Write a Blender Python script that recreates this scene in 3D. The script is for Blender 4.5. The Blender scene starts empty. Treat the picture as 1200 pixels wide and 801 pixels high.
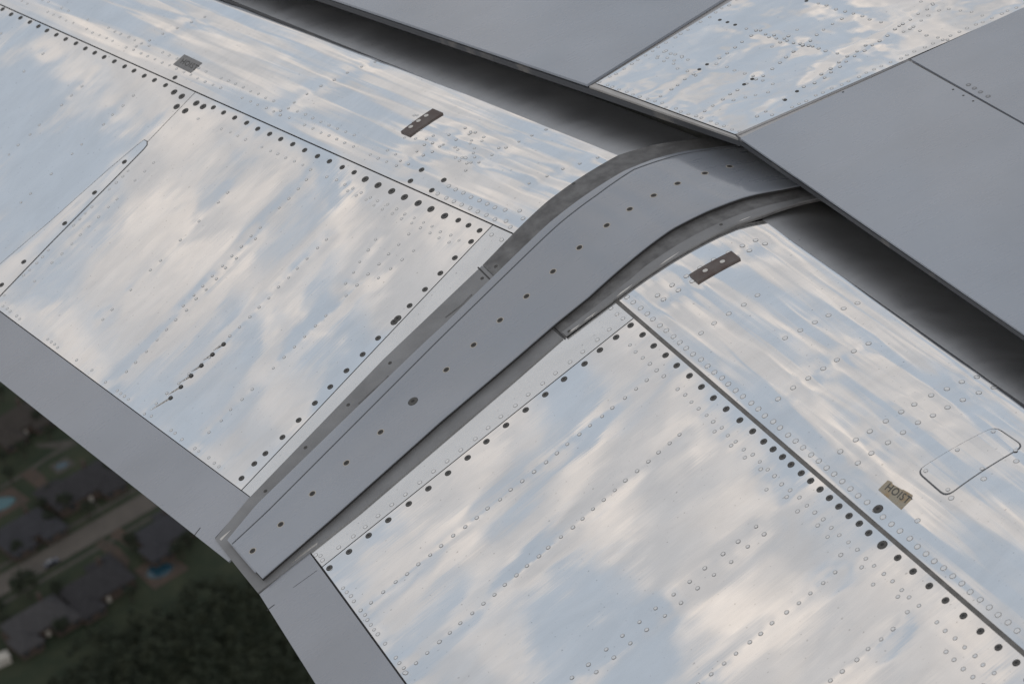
import bpy, bmesh, math, random
import numpy as np
from mathutils import Matrix, Vector
random.seed(7); RNG = np.random.default_rng(7)
scene = bpy.context.scene
COL = scene.collection

# ------------------------------------------------------------------ camera
# Aircraft axes: X to the nose, Y out along the left wing, Z up; the camera is the cabin window at the origin.
FPX, CX, CY = 3500.0, 600.0, 400.5            # focal length and centre in photo pixels (1200 x 801)
def nrm(v): v = np.array(v, float); return v/np.linalg.norm(v)
VP1 = nrm([-2040, -1835, 3500]); VP2 = nrm([-3200, -1565, 3500])   # vanishing directions of the two flap hinge lines
DN = nrm(np.cross(VP2, VP1)); YC = VP1; ZC = -DN; XC = np.cross(YC, ZC)
RCW = np.array([XC, YC, ZC])
cam_d = bpy.data.cameras.new('camera'); cam = bpy.data.objects.new('camera', cam_d); COL.objects.link(cam)
cam_d.sensor_width = 36.0; cam_d.sensor_fit = 'HORIZONTAL'; cam_d.lens = FPX*36.0/1200.0
cam_d.clip_start = 0.05; cam_d.clip_end = 60000
cam_d.dof.use_dof = True; cam_d.dof.focus_distance = 5.9; cam_d.dof.aperture_fstop = 8.5
M3 = np.column_stack([RCW@np.array([1, 0, 0]), RCW@np.array([0, -1, 0]), RCW@np.array([0, 0, -1])])
cam.matrix_world = Matrix([list(M3[0])+[0], list(M3[1])+[0], list(M3[2])+[0], [0, 0, 0, 1]])
scene.camera = cam

# ------------------------------------------------------------------ sky, sun, exposure
SUN_EL, SUN_ROT = math.radians(32), math.radians(205)
w = bpy.data.worlds.new('World'); scene.world = w; w.use_nodes = True
nt = w.node_tree; nt.nodes.clear()
def N(t, typ, **kw):
    n = t.nodes.new(typ)
    for k, v in kw.items(): setattr(n, k, v)
    return n
out = N(nt, 'ShaderNodeOutputWorld'); bg = N(nt, 'ShaderNodeBackground'); bg.inputs[1].default_value = 0.1
sky = N(nt, 'ShaderNodeTexSky', sky_type='NISHITA'); sky.sun_disc = False
sky.sun_elevation = SUN_EL; sky.sun_rotation = SUN_ROT; sky.altitude = 480; sky.air_density = 1.0; sky.dust_density = 3.0
tc = N(nt, 'ShaderNodeTexCoord')
sep = N(nt, 'ShaderNodeSeparateXYZ'); nt.links.new(tc.outputs['Generated'], sep.inputs[0])
def wmath(op, a, b=None):
    n = N(nt, 'ShaderNodeMath', operation=op)
    for i, v in enumerate((a, b)):
        if v is None: continue
        if isinstance(v, (int, float)): n.inputs[i].default_value = v
        else: nt.links.new(v, n.inputs[i])
    return n.outputs[0]
zz = wmath('ADD', wmath('MAXIMUM', sep.outputs[2], 0.0), 0.18)
com = N(nt, 'ShaderNodeCombineXYZ')
nt.links.new(wmath('DIVIDE', sep.outputs[0], zz), com.inputs[0]); nt.links.new(wmath('DIVIDE', sep.outputs[1], zz), com.inputs[1])
com.inputs[2].default_value = 17.9
n1 = N(nt, 'ShaderNodeTexNoise'); n1.inputs['Scale'].default_value = 10.5; n1.inputs['Detail'].default_value = 7.0
n1.inputs['Roughness'].default_value = 0.56; n1.inputs['Distortion'].default_value = 0.35
nt.links.new(com.outputs[0], n1.inputs['Vector'])
cr = N(nt, 'ShaderNodeValToRGB'); cr.color_ramp.elements[0].position = 0.45; cr.color_ramp.elements[1].position = 0.515
nt.links.new(n1.outputs[0], cr.inputs[0])
n2 = N(nt, 'ShaderNodeTexNoise'); n2.inputs['Scale'].default_value = 20.0; n2.inputs['Detail'].default_value = 6.0
nt.links.new(com.outputs[0], n2.inputs['Vector'])
cc = N(nt, 'ShaderNodeValToRGB')                      # shade inside the clouds: grey bellies, warm lit tops
cc.color_ramp.elements[0].position = 0.40; cc.color_ramp.elements[0].color = (5.7, 5.7, 5.8, 1)
cc.color_ramp.elements[1].position = 0.66; cc.color_ramp.elements[1].color = (9.6, 8.75, 8.0, 1); e3 = cc.color_ramp.elements.new(0.53); e3.color = (7.1, 6.8, 6.6, 1)
nt.links.new(n2.outputs[0], cc.inputs[0])
haze = N(nt, 'ShaderNodeMix', data_type='RGBA'); haze.inputs[0].default_value = 0.82   # thin high cloud veils the blue
nt.links.new(sky.outputs[0], haze.inputs[6]); haze.inputs[7].default_value = (5.6, 6.2, 6.85, 1)
mx = N(nt, 'ShaderNodeMix', data_type='RGBA')
nt.links.new(cr.outputs[0], mx.inputs[0]); nt.links.new(haze.outputs[2], mx.inputs[6]); nt.links.new(cc.outputs[0], mx.inputs[7])
nt.links.new(mx.outputs[2], bg.inputs[0]); nt.links.new(bg.outputs[0], out.inputs[0])

sun_d = bpy.data.lights.new('sun', 'SUN'); sun = bpy.data.objects.new('sun', sun_d); COL.objects.link(sun)
sun_d.energy = 0.7; sun_d.angle = math.radians(12); sun_d.color = (1.0, 0.93, 0.84)
sd = Vector((math.sin(SUN_ROT)*math.cos(SUN_EL), math.cos(SUN_ROT)*math.cos(SUN_EL), math.sin(SUN_EL)))
sun.rotation_euler = sd.to_track_quat('Z', 'Y').to_euler()
scene.view_settings.view_transform = 'Standard'; scene.view_settings.look = 'None'
scene.view_settings.gamma = 1.0; scene.view_settings.exposure = 0.0; scene.view_settings.use_curve_mapping = False

# ------------------------------------------------------------------ geometry maths
def ray(px, py): return RCW@np.array([(px-CX)/FPX, (py-CY)/FPX, 1.0])
def proj(P):
    c = RCW.T@np.asarray(P); return np.array([CX+FPX*c[0]/c[2], CY+FPX*c[1]/c[2]])
KINK = ray(672, 305)*6.0                       # where the two flap hinge seams would meet, 6 m away
UP = np.array([0, 0, 1.0])
_c = [(-1.0, -120), (-.72, -72), (-.62, -50), (-.52, -33), (-.42, -18), (-.32, -6), (-.2, 3), (-.1, 10), (0, 15.5), (.15, 16), (3, 16.5)]
_S = np.linspace(-1, 2.2, 3201); _D = np.radians(np.interp(_S, [c[0] for c in _c], [c[1] for c in _c]))
_D = np.convolve(np.pad(_D, 20, mode='edge'), np.ones(41)/41, 'valid'); _ds = _S[1]-_S[0]
_A = np.concatenate([[0], np.cumsum(np.cos(_D[:-1])*_ds)]); _H = np.concatenate([[0], np.cumsum(-np.sin(_D[:-1])*_ds)])
_i = np.argmin(abs(_S)); _A -= _A[_i]; _H -= _H[_i]
class Frame:
    """Curved flap surface: u runs out along the hinge seam, s runs aft over the flap's section, h is height off the skin (metres)."""
    def __init__(f, ang, O, flat=False):
        f.O = O; f.flat = flat
        f.v = np.array([-math.sin(ang), math.cos(ang), 0]); f.a = np.array([-math.cos(ang), -math.sin(ang), 0])
    def prof(f, s):
        if f.flat: return s, s*0.0, s*0.0
        return np.interp(s, _S, _A), np.interp(s, _S, _H), np.interp(s, _S, _D)
    def P(f, u, s, h=0.0):
        u = np.asarray(u, float); s = np.asarray(s, float)
        a, z, d = f.prof(s)
        n = np.sin(d)[..., None]*f.a+np.cos(d)[..., None]*UP
        return f.O+u[..., None]*f.v+a[..., None]*f.a+z[..., None]*UP+np.asarray(h)[..., None]*n
    def axes(f, s):
        d = float(f.prof(np.asarray(s, float))[2])
        return f.v, math.cos(d)*f.a-math.sin(d)*UP, math.sin(d)*f.a+math.cos(d)*UP
    def inv(f, px, py, h=0.0, g=None):
        x = np.array(g if g is not None else (0, .2), float); t = np.array([px, py])
        for _ in range(60):
            p = proj(f.P(x[0], x[1], h)); e = t-p
            if abs(e).max() < 1e-3: break
            J = np.array([(proj(f.P(x[0]+1e-4, x[1], h))-p)/1e-4, (proj(f.P(x[0], x[1]+1e-4, h))-p)/1e-4]).T
            st = np.linalg.solve(J, e); m = abs(st).max()
            x = x+st*(min(1, .15/m))
        return x
    def pts(f, lst, h=0.0): return np.array([f.inv(x, y, h) for x, y in lst])
_w2 = RCW@VP2; SW = math.atan2(-_w2[0], _w2[1])
FR, FL = Frame(0, KINK), Frame(SW, KINK)
class RidgeFrame(Frame):
    """Surface over the kink: lies on whichever of the two flap skins is higher, smoothly joined."""
    def P(f, u, s, h=0.0):
        p = Frame.P(f, u, s, 0.0); d = p-KINK; q = []
        for g in (FL, FR):
            a = d@g.a; q.append(np.interp(a, _A[_MONO], _H[_MONO]))
        z = .5*(q[0]+q[1])+.5*np.sqrt((q[0]-q[1])**2+.003**2)
        u = np.asarray(u, float); s = np.asarray(s, float); dd = f.prof(s)[2]
        n = np.sin(dd)[..., None]*f.a+np.cos(dd)[..., None]*UP
        p = p.copy(); lim = np.clip((s+.62)/.12, 0, 1)          # nose tucks under on its own section
        p[..., 2] = lim*(KINK[2]+z)+(1-lim)*p[..., 2]
        return p+np.asarray(h)[..., None]*n
_MONO = _S > -.74
FM = RidgeFrame(SW/2, KINK)
WZ = 0.09
FW = Frame(0, KINK+np.array([0, 0, WZ]), flat=True)      # upper surface of the fixed wing

# ------------------------------------------------------------------ materials
def mat(name, col, rough=.5, metal=0.0, spec=.5, noise=None, bump=None, coat=0.0):
    m = bpy.data.materials.new(name); m.use_nodes = True
    t = m.node_tree; b = t.nodes['Principled BSDF']
    b.inputs['Base Color'].default_value = (*col, 1); b.inputs['Roughness'].default_value = rough
    b.inputs['Metallic'].default_value = metal; b.inputs['Specular IOR Level'].default_value = spec
    b.inputs['Coat Weight'].default_value = coat; b.inputs['Coat Roughness'].default_value = .12
    tcn = N(t, 'ShaderNodeTexCoord')
    if noise:                                    # (scale xyz, colour 2, lo, hi, coordinate output)
        sc, c2, lo, hi, co = noise
        mp = N(t, 'ShaderNodeMapping'); mp.inputs['Scale'].default_value = sc
        t.links.new(tcn.outputs[co], mp.inputs[0])
        nz = N(t, 'ShaderNodeTexNoise'); nz.inputs['Scale'].default_value = 1; nz.inputs['Detail'].default_value = 6; nz.inputs['Roughness'].default_value = .62
        t.links.new(mp.outputs[0], nz.inputs['Vector'])
        r = N(t, 'ShaderNodeValToRGB'); r.color_ramp.elements[0].position = lo; r.color_ramp.elements[1].position = hi
        r.color_ramp.elements[0].color = (*col, 1); r.color_ramp.elements[1].color = (*c2, 1)
        t.links.new(nz.outputs[0], r.inputs[0]); t.links.new(r.outputs[0], b.inputs['Base Color'])
    if bump:
        sc, dist, co = bump
        mp = N(t, 'ShaderNodeMapping'); mp.inputs['Scale'].default_value = sc; t.links.new(tcn.outputs[co], mp.inputs[0])
        nz = N(t, 'ShaderNodeTexNoise'); nz.inputs['Scale'].default_value = 1; nz.inputs['Detail'].default_value = 4
        t.links.new(mp.outputs[0], nz.inputs['Vector'])
        bp = N(t, 'ShaderNodeBump'); bp.inputs['Strength'].default_value = 1; bp.inputs['Distance'].default_value = dist
        t.links.new(nz.outputs[0], bp.inputs['Height']); t.links.new(bp.outputs[0], b.inputs['Normal'])
    return m

def metal(name, waves, brush, rough=(.018, .05), seed=0.0, tint=(.86, .86, .865)):
    """Bare polished aluminium: uneven polish, handling smears, brushed grain and sheet waviness; UV is in metres (u, s)."""
    m = bpy.data.materials.new(name); m.use_nodes = True
    t = m.node_tree; b = t.nodes['Principled BSDF']; b.inputs['Metallic'].default_value = 1
    uv = N(t, 'ShaderNodeUVMap')
    def noise(sc, off, detail=3, r=.5, dist=0.0):
        mp = N(t, 'ShaderNodeMapping'); mp.inputs['Scale'].default_value = sc; mp.inputs['Location'].default_value = (off+seed, off*1.7+seed, off)
        t.links.new(uv.outputs[0], mp.inputs[0])
        nz = N(t, 'ShaderNodeTexNoise'); nz.inputs['Scale'].default_value = 1; nz.inputs['Detail'].default_value = detail
        nz.inputs['Roughness'].default_value = r; nz.inputs['Distortion'].default_value = dist
        t.links.new(mp.outputs[0], nz.inputs['Vector']); return nz.outputs[0]
    def mr(src, a, bb, lo=.3, hi=.7):
        n = N(t, 'ShaderNodeMapRange'); n.inputs[1].default_value = lo; n.inputs[2].default_value = hi
        n.inputs[3].default_value = a; n.inputs[4].default_value = bb; t.links.new(src, n.inputs[0]); return n.outputs[0]
    smear = noise((9, 3.2, 1), 3.1, 6, .65, .6)
    grain = noise(brush, 7.7, 2, .6)
    ro = N(t, 'ShaderNodeMath', operation='ADD')
    t.links.new(mr(smear, rough[0], rough[1]), ro.inputs[0]); t.links.new(mr(grain, 0, .015), ro.inputs[1])
    t.links.new(ro.outputs[0], b.inputs['Roughness'])
    r = N(t, 'ShaderNodeValToRGB'); r.color_ramp.elements[0].position = .3; r.color_ramp.elements[1].position = .62
    r.color_ramp.elements[0].color = (tint[0]*.9, tint[1]*.9, tint[2]*.9, 1); r.color_ramp.elements[1].color = (*tint, 1)
    t.links.new(noise((14, 5, 1), 11.3, 7, .7, .4), r.inputs[0])
    # specks of dirt
    sp = N(t, 'ShaderNodeMix', data_type='RGBA', blend_type='MULTIPLY')
    spk = noise((160, 130, 1), 21.0, 1, .4); t.links.new(mr(spk, 0, .5, .72, .8), sp.inputs[0])
    t.links.new(r.outputs[0], sp.inputs[6]); sp.inputs[7].default_value = (.35, .34, .33, 1)
    t.links.new(sp.outputs[2], b.inputs['Base Color'])
    prev = None
    for i, (sc, dist, det) in enumerate(waves):
        bp = N(t, 'ShaderNodeBump'); bp.inputs['Strength'].default_value = 1; bp.inputs['Distance'].default_value = dist
        t.links.new(noise(sc, 31.0+5*i, det, .45, .0), bp.inputs['Height'])
        if prev: t.links.new(prev, bp.inputs['Normal'])
        prev = bp.outputs[0]
    t.links.new(prev, b.inputs['Normal'])
    return m
M = {}
M['alu_main'] = metal('polished_aluminium_flap', [((2.6, 1.6, 1), .0040, 0), ((6.5, 4.0, 1), .0008, 0), ((20, 12, 1), .00014, 1), ((170, 7, 1), .000012, 2)], (420, 12, 1))
M['alu_nose'] = metal('polished_aluminium_nose', [((2.2, 6, 1), .0012, 1), ((3.2, 26, 1), .0007, 1), ((10, 150, 1), .00002, 2)], (10, 420, 1), rough=(.03, .06), seed=4.0)
M['alu_wing'] = metal('polished_aluminium_wing', [((4, 4, 1), .0022, 2), ((11, 11, 1), .0006, 2)], (200, 60, 1), rough=(.018, .05), seed=9.0)
M['alu_edge'] = metal('aluminium_edge_strip', [((6, 3, 1), .0012, 2)], (90, 12, 1), rough=(.16, .24), seed=2.0, tint=(.80, .80, .80))
M['rivet'] = mat('rivet_aluminium', (.80, .80, .80), .14, 1.0)
M['rivet_ring'] = mat('rivet_grime', (.27, .265, .26), .4, .8)
M['screw'] = mat('dark_screw', (.085, .083, .08), .5, 0, .3, noise=((300, 300, 300), (.05, .05, .05), .4, .7, 'Object'))
M['screw_dark'] = mat('grimy_screw', (.04, .038, .036), .5, 0, .3)
M['screw_ring'] = mat('screw_recess', (.02, .02, .02), .7)
M['bare_ring'] = mat('worn_paint_ring', (.36, .34, .31), .5)
M['core'] = mat('flap_core', (.03, .03, .032), .6)
M['sealant'] = mat('sealant', (.10, .097, .093), .6, noise=((60, 60, 60), (.15, .145, .14), .4, .7, 'Object'))
def paint(name, col, dirt, rough=.26, flow=(0, 1, 0)):
    """Weathered glossy paint: broad fading, streaks in the airflow direction, fine specks, uneven gloss."""
    m = bpy.data.materials.new(name); m.use_nodes = True; t = m.node_tree; b = t.nodes['Principled BSDF']
    tcn = N(t, 'ShaderNodeTexCoord')
    def nz(sc, loc, det, r=.6):
        mp = N(t, 'ShaderNodeMapping'); mp.inputs['Scale'].default_value = sc; mp.inputs['Location'].default_value = loc; t.links.new(tcn.outputs['Object'], mp.inputs[0])
        n = N(t, 'ShaderNodeTexNoise'); n.inputs['Scale'].default_value = 1; n.inputs['Detail'].default_value = det; n.inputs['Roughness'].default_value = r
        t.links.new(mp.outputs[0], n.inputs['Vector']); return n.outputs[0]
    def mr(x, lo, hi, a, c):
        n = N(t, 'ShaderNodeMapRange'); n.inputs[1].default_value = lo; n.inputs[2].default_value = hi; n.inputs[3].default_value = a; n.inputs[4].default_value = c
        t.links.new(x, n.inputs[0]); return n.outputs[0]
    def mix(f, a, c):
        n = N(t, 'ShaderNodeMix', data_type='RGBA'); t.links.new(f, n.inputs[0])
        for k, v in ((6, a), (7, c)):
            if isinstance(v, tuple): n.inputs[k].default_value = (*v, 1)
            else: t.links.new(v, n.inputs[k])
        return n.outputs[2]
    c1 = mix(mr(nz((2.2, 2.2, 2.2), (3, 1, 0), 3), .35, .65, 0, 1), tuple(x*.9 for x in col), tuple(x*1.09 for x in col))
    c2 = mix(mr(nz((3, 38, 3), (0, 0, 0), 5, .7), .5, .85, 0, .16), c1, dirt)          # streaks run fore and aft (X)
    c3 = mix(mr(nz((90, 90, 90), (5, 5, 5), 2),   .74, .79, 0, .3), c2, tuple(x*.45 for x in col))
    t.links.new(c3, b.inputs['Base Color'])
    t.links.new(mr(nz((7, 20, 7), (9, 2, 4), 5, .7), .3, .7, rough-.06, rough+.12), b.inputs['Roughness'])
    b.inputs['Specular IOR Level'].default_value = .6; b.inputs['Coat Weight'].default_value = 1.0; b.inputs['Coat Roughness'].default_value = .09
    bp = N(t, 'ShaderNodeBump'); bp.inputs['Strength'].default_value = 1; bp.inputs['Distance'].default_value = .0015
    t.links.new(nz((3, 3, 3), (1, 7, 2), 1), bp.inputs['Height']); t.links.new(bp.outputs[0], b.inputs['Normal']); t.links.new(bp.outputs[0], b.inputs['Coat Normal'])
    return m
M['paint'] = paint('grey_wing_paint', (.235, .261, .307), (.19, .20, .22))
M['paint2'] = paint('grey_trailing_paint', (.235, .252, .288), (.18, .185, .20))
M['fair'] = paint('grey_fairing_paint', (.232, .254, .295), (.18, .19, .205))
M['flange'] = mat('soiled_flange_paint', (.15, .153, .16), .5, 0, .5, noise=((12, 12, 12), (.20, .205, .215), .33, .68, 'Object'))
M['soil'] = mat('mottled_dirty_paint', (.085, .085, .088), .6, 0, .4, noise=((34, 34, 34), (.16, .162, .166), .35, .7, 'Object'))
M['lip'] = mat('warm_grey_lip', (.42, .41, .40), .4, .3, .5, noise=((30, 8, 30), (.33, .325, .32), .4, .7, 'Object'))
M['seal'] = mat('dark_edge_seal', (.05, .053, .06), .38, 0, .5, noise=((7, 7, 7), (.12, .115, .11), .58, .66, 'Object'))
M['nose_le'] = metal('brushed_leading_edge', [((2.2, 6, 1), .0008, 1), ((90, 6, 1), .00003, 2)], (220, 5, 1), rough=(.40, .52), seed=6.0, tint=(.53, .54, .56))
M['cove'] = mat('dark_cove', (.42, .422, .435), .6)
M['pad'] = mat('brown_rub_pad', (.085, .063, .058), .45, .3, noise=((30, 30, 30), (.12, .105, .10), .4, .7, 'Object'))
M['placard'] = mat('grey_placard', (.17, .17, .175), .5, .2, noise=((80, 80, 80), (.22, .22, .22), .4, .7, 'Object'))
M['placard_worn'] = mat('worn_placard', (.30, .275, .22), .55, .2, noise=((40, 40, 40), (.30, .22, .13), .42, .62, 'Object'))
M['letter'] = mat('engraved_letter', (.05, .05, .05), .6)
M['joint'] = mat('joint_filler', (.075, .08, .09), .6)
M['stain'] = mat('oil_stain', (.33, .32, .31), .45, .5)
M['chip'] = mat('bare_metal_chip', (.62, .60, .57), .4, .9)

# ------------------------------------------------------------------ object helpers
class Thing:
    def __init__(t, name, label, cat, origin, group=None):
        t.o = bpy.data.objects.new(name, None); COL.objects.link(t.o); t.o.location = tuple(origin)
        t.o.empty_display_size = .1; t.org = np.array(origin, float)
        t.o['label'] = label; t.o['category'] = cat
        if group: t.o['group'] = group
def link(name, me, parent=None, loc=(0, 0, 0)):
    o = bpy.data.objects.new(name, me); COL.objects.link(o); o.location = tuple(loc)
    if parent is not None: o.parent = parent
    return o
def resample(E, n):
    E = np.asarray(E, float); L = np.concatenate([[0], np.cumsum(np.linalg.norm(np.diff(E, axis=0), axis=1))])
    t = np.linspace(0, L[-1], n); return np.column_stack([np.interp(t, L, E[:, 0]), np.interp(t, L, E[:, 1])])
def patch(name, fr, E0, E1, n, m, mt, th, h=0.0, thick=.003, disp=None, crown=0.0, parent=None):
    """A sheet between two edge polylines given in (u, s); n rows along the edges, m across; rim walls go down by `thick`."""
    A, B = resample(E0, n), resample(E1, n)
    t = np.linspace(0, 1, m)[None, :, None]
    US = A[:, None, :]*(1-t)+B[:, None, :]*t
    u, s = US[..., 0], US[..., 1]
    hh = np.full(u.shape, float(h))
    if crown:                                   # rounded shoulders: the sheet rolls down at its two long edges
        e = np.minimum(np.arange(m), m-1-np.arange(m))/(m-1.0)
        hh = hh-crown*np.clip(1-e/.035, 0, 1)[None, :]**2
    if disp is not None: hh = hh+disp(u, s)
    P = fr.P(u, s, hh)-th.org
    P2 = fr.P(u, s, np.full(u.shape, h-thick-crown))-th.org
    idx = np.arange(n*m).reshape(n, m)
    Aq = np.column_stack([idx[:-1, :-1].ravel(), idx[1:, :-1].ravel(), idx[1:, 1:].ravel(), idx[:-1, 1:].ravel()])
    rim = np.concatenate([idx[0, :], idx[1:, -1], idx[-1, -2::-1], idx[-2:0, 0][::1] if False else idx[1:-1, 0][::-1]])
    V = np.concatenate([P.reshape(-1, 3), P.reshape(-1, 3)[rim], P2.reshape(-1, 3)[rim]])
    k = len(rim); a = n*m+np.arange(k); b = n*m+k+np.arange(k)
    W = np.column_stack([a, np.roll(a, -1), np.roll(b, -1), b])
    # orientation: make the top face look along +normal
    p0, p1, p3 = P[0, 0], P[1, 0], P[0, 1]
    if np.dot(np.cross(p1-p0, p3-p0), UP) < 0 and abs(np.dot(np.cross(p1-p0, p3-p0), UP)) > 0: Aq = Aq[:, ::-1]
    else: W = W[:, ::-1]
    bot = [list((b if True else b)[::1])]
    me = bpy.data.meshes.new(name); me.from_pydata(V.tolist(), [], Aq.tolist()+W.tolist())
    nf = len(Aq); sm = np.zeros(len(me.polygons), bool); sm[:nf] = True; me.polygons.foreach_set('use_smooth', sm)
    uvl = me.uv_layers.new(name='UVMap'); UVv = np.concatenate([US.reshape(-1, 2), US.reshape(-1, 2)[rim], US.reshape(-1, 2)[rim]])
    li = np.empty(len(me.loops), int); me.loops.foreach_get('vertex_index', li)
    uvl.data.foreach_set('uv', UVv[li].ravel())
    me.materials.append(mt); me.update()
    return link(name, me, parent or th.o)
def disc_mesh(name, r, ring, z0, z1, seg, mats, slot=False, dome=0.0):
    """Fastener head: grime ring, bevelled head, flat or domed cap, optional cross slot. Local z is the skin normal."""
    bm = bmesh.new()
    def circ(rr, z): return [bm.verts.new((rr*math.cos(2*math.pi*i/seg), rr*math.sin(2*math.pi*i/seg), z)) for i in range(seg)]
    def band(a, b, mi):
        for i in range(seg):
            f = bm.faces.new((a[i], a[(i+1) % seg], b[(i+1) % seg], b[i])); f.material_index = mi
    c0 = circ(r+ring, -.0004); c1 = circ(r+ring, z0); c2 = circ(r, z0+.00005); band(c0, c1, 1); band(c1, c2, 1)
    c3 = circ(r*.86, z1); band(c2, c3, 0)
    if slot:
        c4 = circ(r*.42, z1); band(c3, c4, 0); c5 = circ(r*.25, z1-.0003); band(c4, c5, len(mats)-1); f = bm.faces.new(c5); f.material_index = len(mats)-1
    else:
        c4 = circ(r*.45, z1+dome); band(c3, c4, 0); f = bm.faces.new(c4); f.material_index = 0
    me = bpy.data.meshes.new(name); bm.to_mesh(me); bm.free()
    for x in mats: me.materials.append(x)
    return me
ME_SCREW = disc_mesh('screw', .0062, .0008, .0002, .0005, 12, (M['screw'], M['screw_ring']), True)
ME_SCREW_BIG = disc_mesh('screw_big', .0085, .001, .0002, .0006, 14, (M['screw'], M['screw_ring']), True)
ME_SCREW_RING = disc_mesh('screw_ringed', .0072, .0022, .0002, .0005, 12, (M['screw_dark'], M['bare_ring'], M['screw_ring']), True)
ME_RIVET = disc_mesh('rivet', .0046, .0010, .0001, .00018, 14, (M['rivet'], M['rivet_ring']), False, .00002)
def place(name, me, fr, u, s, th, h=0.0, scale=1.0):
    o = link(name, me, th.o)
    a, b, n = fr.axes(s); p = fr.P(u, s, h)-th.org
    Mx = Matrix(((a[0], -b[0], n[0], p[0]), (a[1], -b[1], n[1], p[1]), (a[2], -b[2], n[2], p[2]), (0, 0, 0, 1)))
    o.matrix_local = Mx@Matrix.Scale(scale, 4)
    return o
def rivet_field(name, fr, us, r, th, h=0.0, seg=8):
    """Hundreds of small rivets on one skin, joined into one part."""
    V, Fc, MI = [], [], []
    ang = np.arange(seg)*2*math.pi/seg
    rad = [(1.22, -.0002), (1.2, .0001), (.92, .00011), (.8, .00013)]
    us = np.asarray(us); A = [fr.axes(s) for u, s in us]; P = fr.P(us[:, 0], us[:, 1], h)-th.org
    rs = RNG.uniform(.88, 1.1, len(us))*r
    for (a, b, n), p, rr in zip(A, P, rs):
        i0 = len(V)
        for k, z in rad:
            for q in ang: V.append(p+a*rr*k*math.cos(q)-b*rr*k*math.sin(q)+n*z)
        V.append(p+n*.00014)
        for j in range(3):
            for q in range(seg):
                Fc.append((i0+j*seg+q, i0+j*seg+(q+1) % seg, i0+(j+1)*seg+(q+1) % seg, i0+(j+1)*seg+q)); MI.append(1 if j < 2 else 0)
        for q in range(seg): Fc.append((i0+3*seg+q, i0+3*seg+(q+1) % seg, i0+4*seg)); MI.append(0)
    me = bpy.data.meshes.new(name); me.from_pydata([tuple(v) for v in V], [], Fc)
    me.materials.append(M['rivet']); me.materials.append(M['rivet_ring']); me.polygons.foreach_set('material_index', MI); me.update()
    o = link(name, me, th.o); o['kind'] = 'stuff'; return o
def row(p0, p1, pitch, jit=.0012, skip=0.0):
    p0, p1 = np.array(p0), np.array(p1); L = np.linalg.norm(p1-p0); k = max(2, int(round(L/pitch))+1)
    P = p0+(p1-p0)*np.linspace(0, 1, k)[:, None]+RNG.normal(0, jit, (k, 2))
    return P[RNG.random(k) >= skip]
def dimples(rows, rivets, A_row=.00035, w_row=.016, A_riv=.00012, w_riv=.008, extra=None):
    """Skin height: pulled down a little along every riveted rib and at every rivet."""
    rows = [(np.array(a), np.array(b)) for a, b in rows]; rivets = np.asarray(rivets)
    def f(u, s):
        h = np.zeros(u.shape)
        for a, b in rows:
            d = b-a; L2 = d@d; t = np.clip(((u-a[0])*d[0]+(s-a[1])*d[1])/L2, 0, 1)
            q = (u-a[0]-t*d[0])**2+(s-a[1]-t*d[1])**2
            h -= A_row*np.exp(-q/(2*w_row**2))
        for x, y in rivets:
            q = (u-x)**2+(s-y)**2
            h -= A_riv*np.exp(-q/(2*w_riv**2))
        if extra: h += extra(u, s)
        return h
    return f
def strip(name, fr, pts, width, h, mt, th, parent=None, closed=False):
    """Thin flat bead along a polyline in (u, s)."""
    P = np.asarray(pts, float); n = len(P)
    T = np.array([P[(i+1) % n]-P[i-1] if closed else P[min(i+1, n-1)]-P[max(i-1, 0)] for i in range(n)])
    T /= np.linalg.norm(T, axis=1)[:, None]; Nn = np.column_stack([-T[:, 1], T[:, 0]])*width/2
    wv = np.concatenate([fr.P(*(P+Nn).T, h), fr.P(*(P-Nn).T, h), fr.P(*(P+Nn).T, h-.0015), fr.P(*(P-Nn).T, h-.0015)])-th.org
    Fc = []
    for i in range(n if closed else n-1):
        j = (i+1) % n
        Fc += [(i, n+i, n+j, j), (2*n+i, i, j, 2*n+j), (n+i, 3*n+i, 3*n+j, n+j)]
    me = bpy.data.meshes.new(name); me.from_pydata(wv.tolist(), [], Fc); me.materials.append(mt); me.update()
    return link(name, me, parent or th.o)
def plate(name, fr, outline, h, mt, th, thick=.0015, parent=None):
    """Solid thin plate with any outline in (u, s), bent to the skin."""
    bm = bmesh.new(); P = np.asarray(outline, float)
    vs = [bm.verts.new((p[0], p[1], 0)) for p in P]; bm.faces.new(vs)
    lo, hi = P.min(0), P.max(0)
    for k in np.arange(lo[1]+.02, hi[1], .02):
        bmesh.ops.bisect_plane(bm, geom=bm.verts[:]+bm.edges[:]+bm.faces[:], plane_co=(0, k, 0), plane_no=(0, 1, 0))
    r = bmesh.ops.extrude_face_region(bm, geom=bm.faces[:])
    for v in r['geom']:
        if isinstance(v, bmesh.types.BMVert): v.co.z = 1.0
    bmesh.ops.recalc_face_normals(bm, faces=bm.faces[:])
    uvl = bm.loops.layers.uv.new('UVMap')
    for f in bm.faces:
        for l in f.loops: l[uvl].uv = (l.vert.co.x, l.vert.co.y)
    for v in bm.verts: v.co = Vector(fr.P(v.co.x, v.co.y, h if v.co.z > .5 else h-thick)-th.org)
    bmesh.ops.recalc_face_normals(bm, faces=bm.faces[:])
    me = bpy.data.meshes.new(name); bm.to_mesh(me); bm.free(); me.materials.append(mt)
    return link(name, me, parent or th.o)
def roundrect(c, r, k=5):
    """Rounded version of a quad given in (u, s)."""
    c = np.asarray(c, float); o = []
    for i in range(4):
        p, a, b = c[i], c[i-1]-c[i], c[(i+1) % 4]-c[i]; a /= np.linalg.norm(a); b /= np.linalg.norm(b)
        for t in np.linspace(0, 1, k): o.append(p+a*r*(1-t)**2+b*r*t**2)
    return np.array(o)
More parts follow.
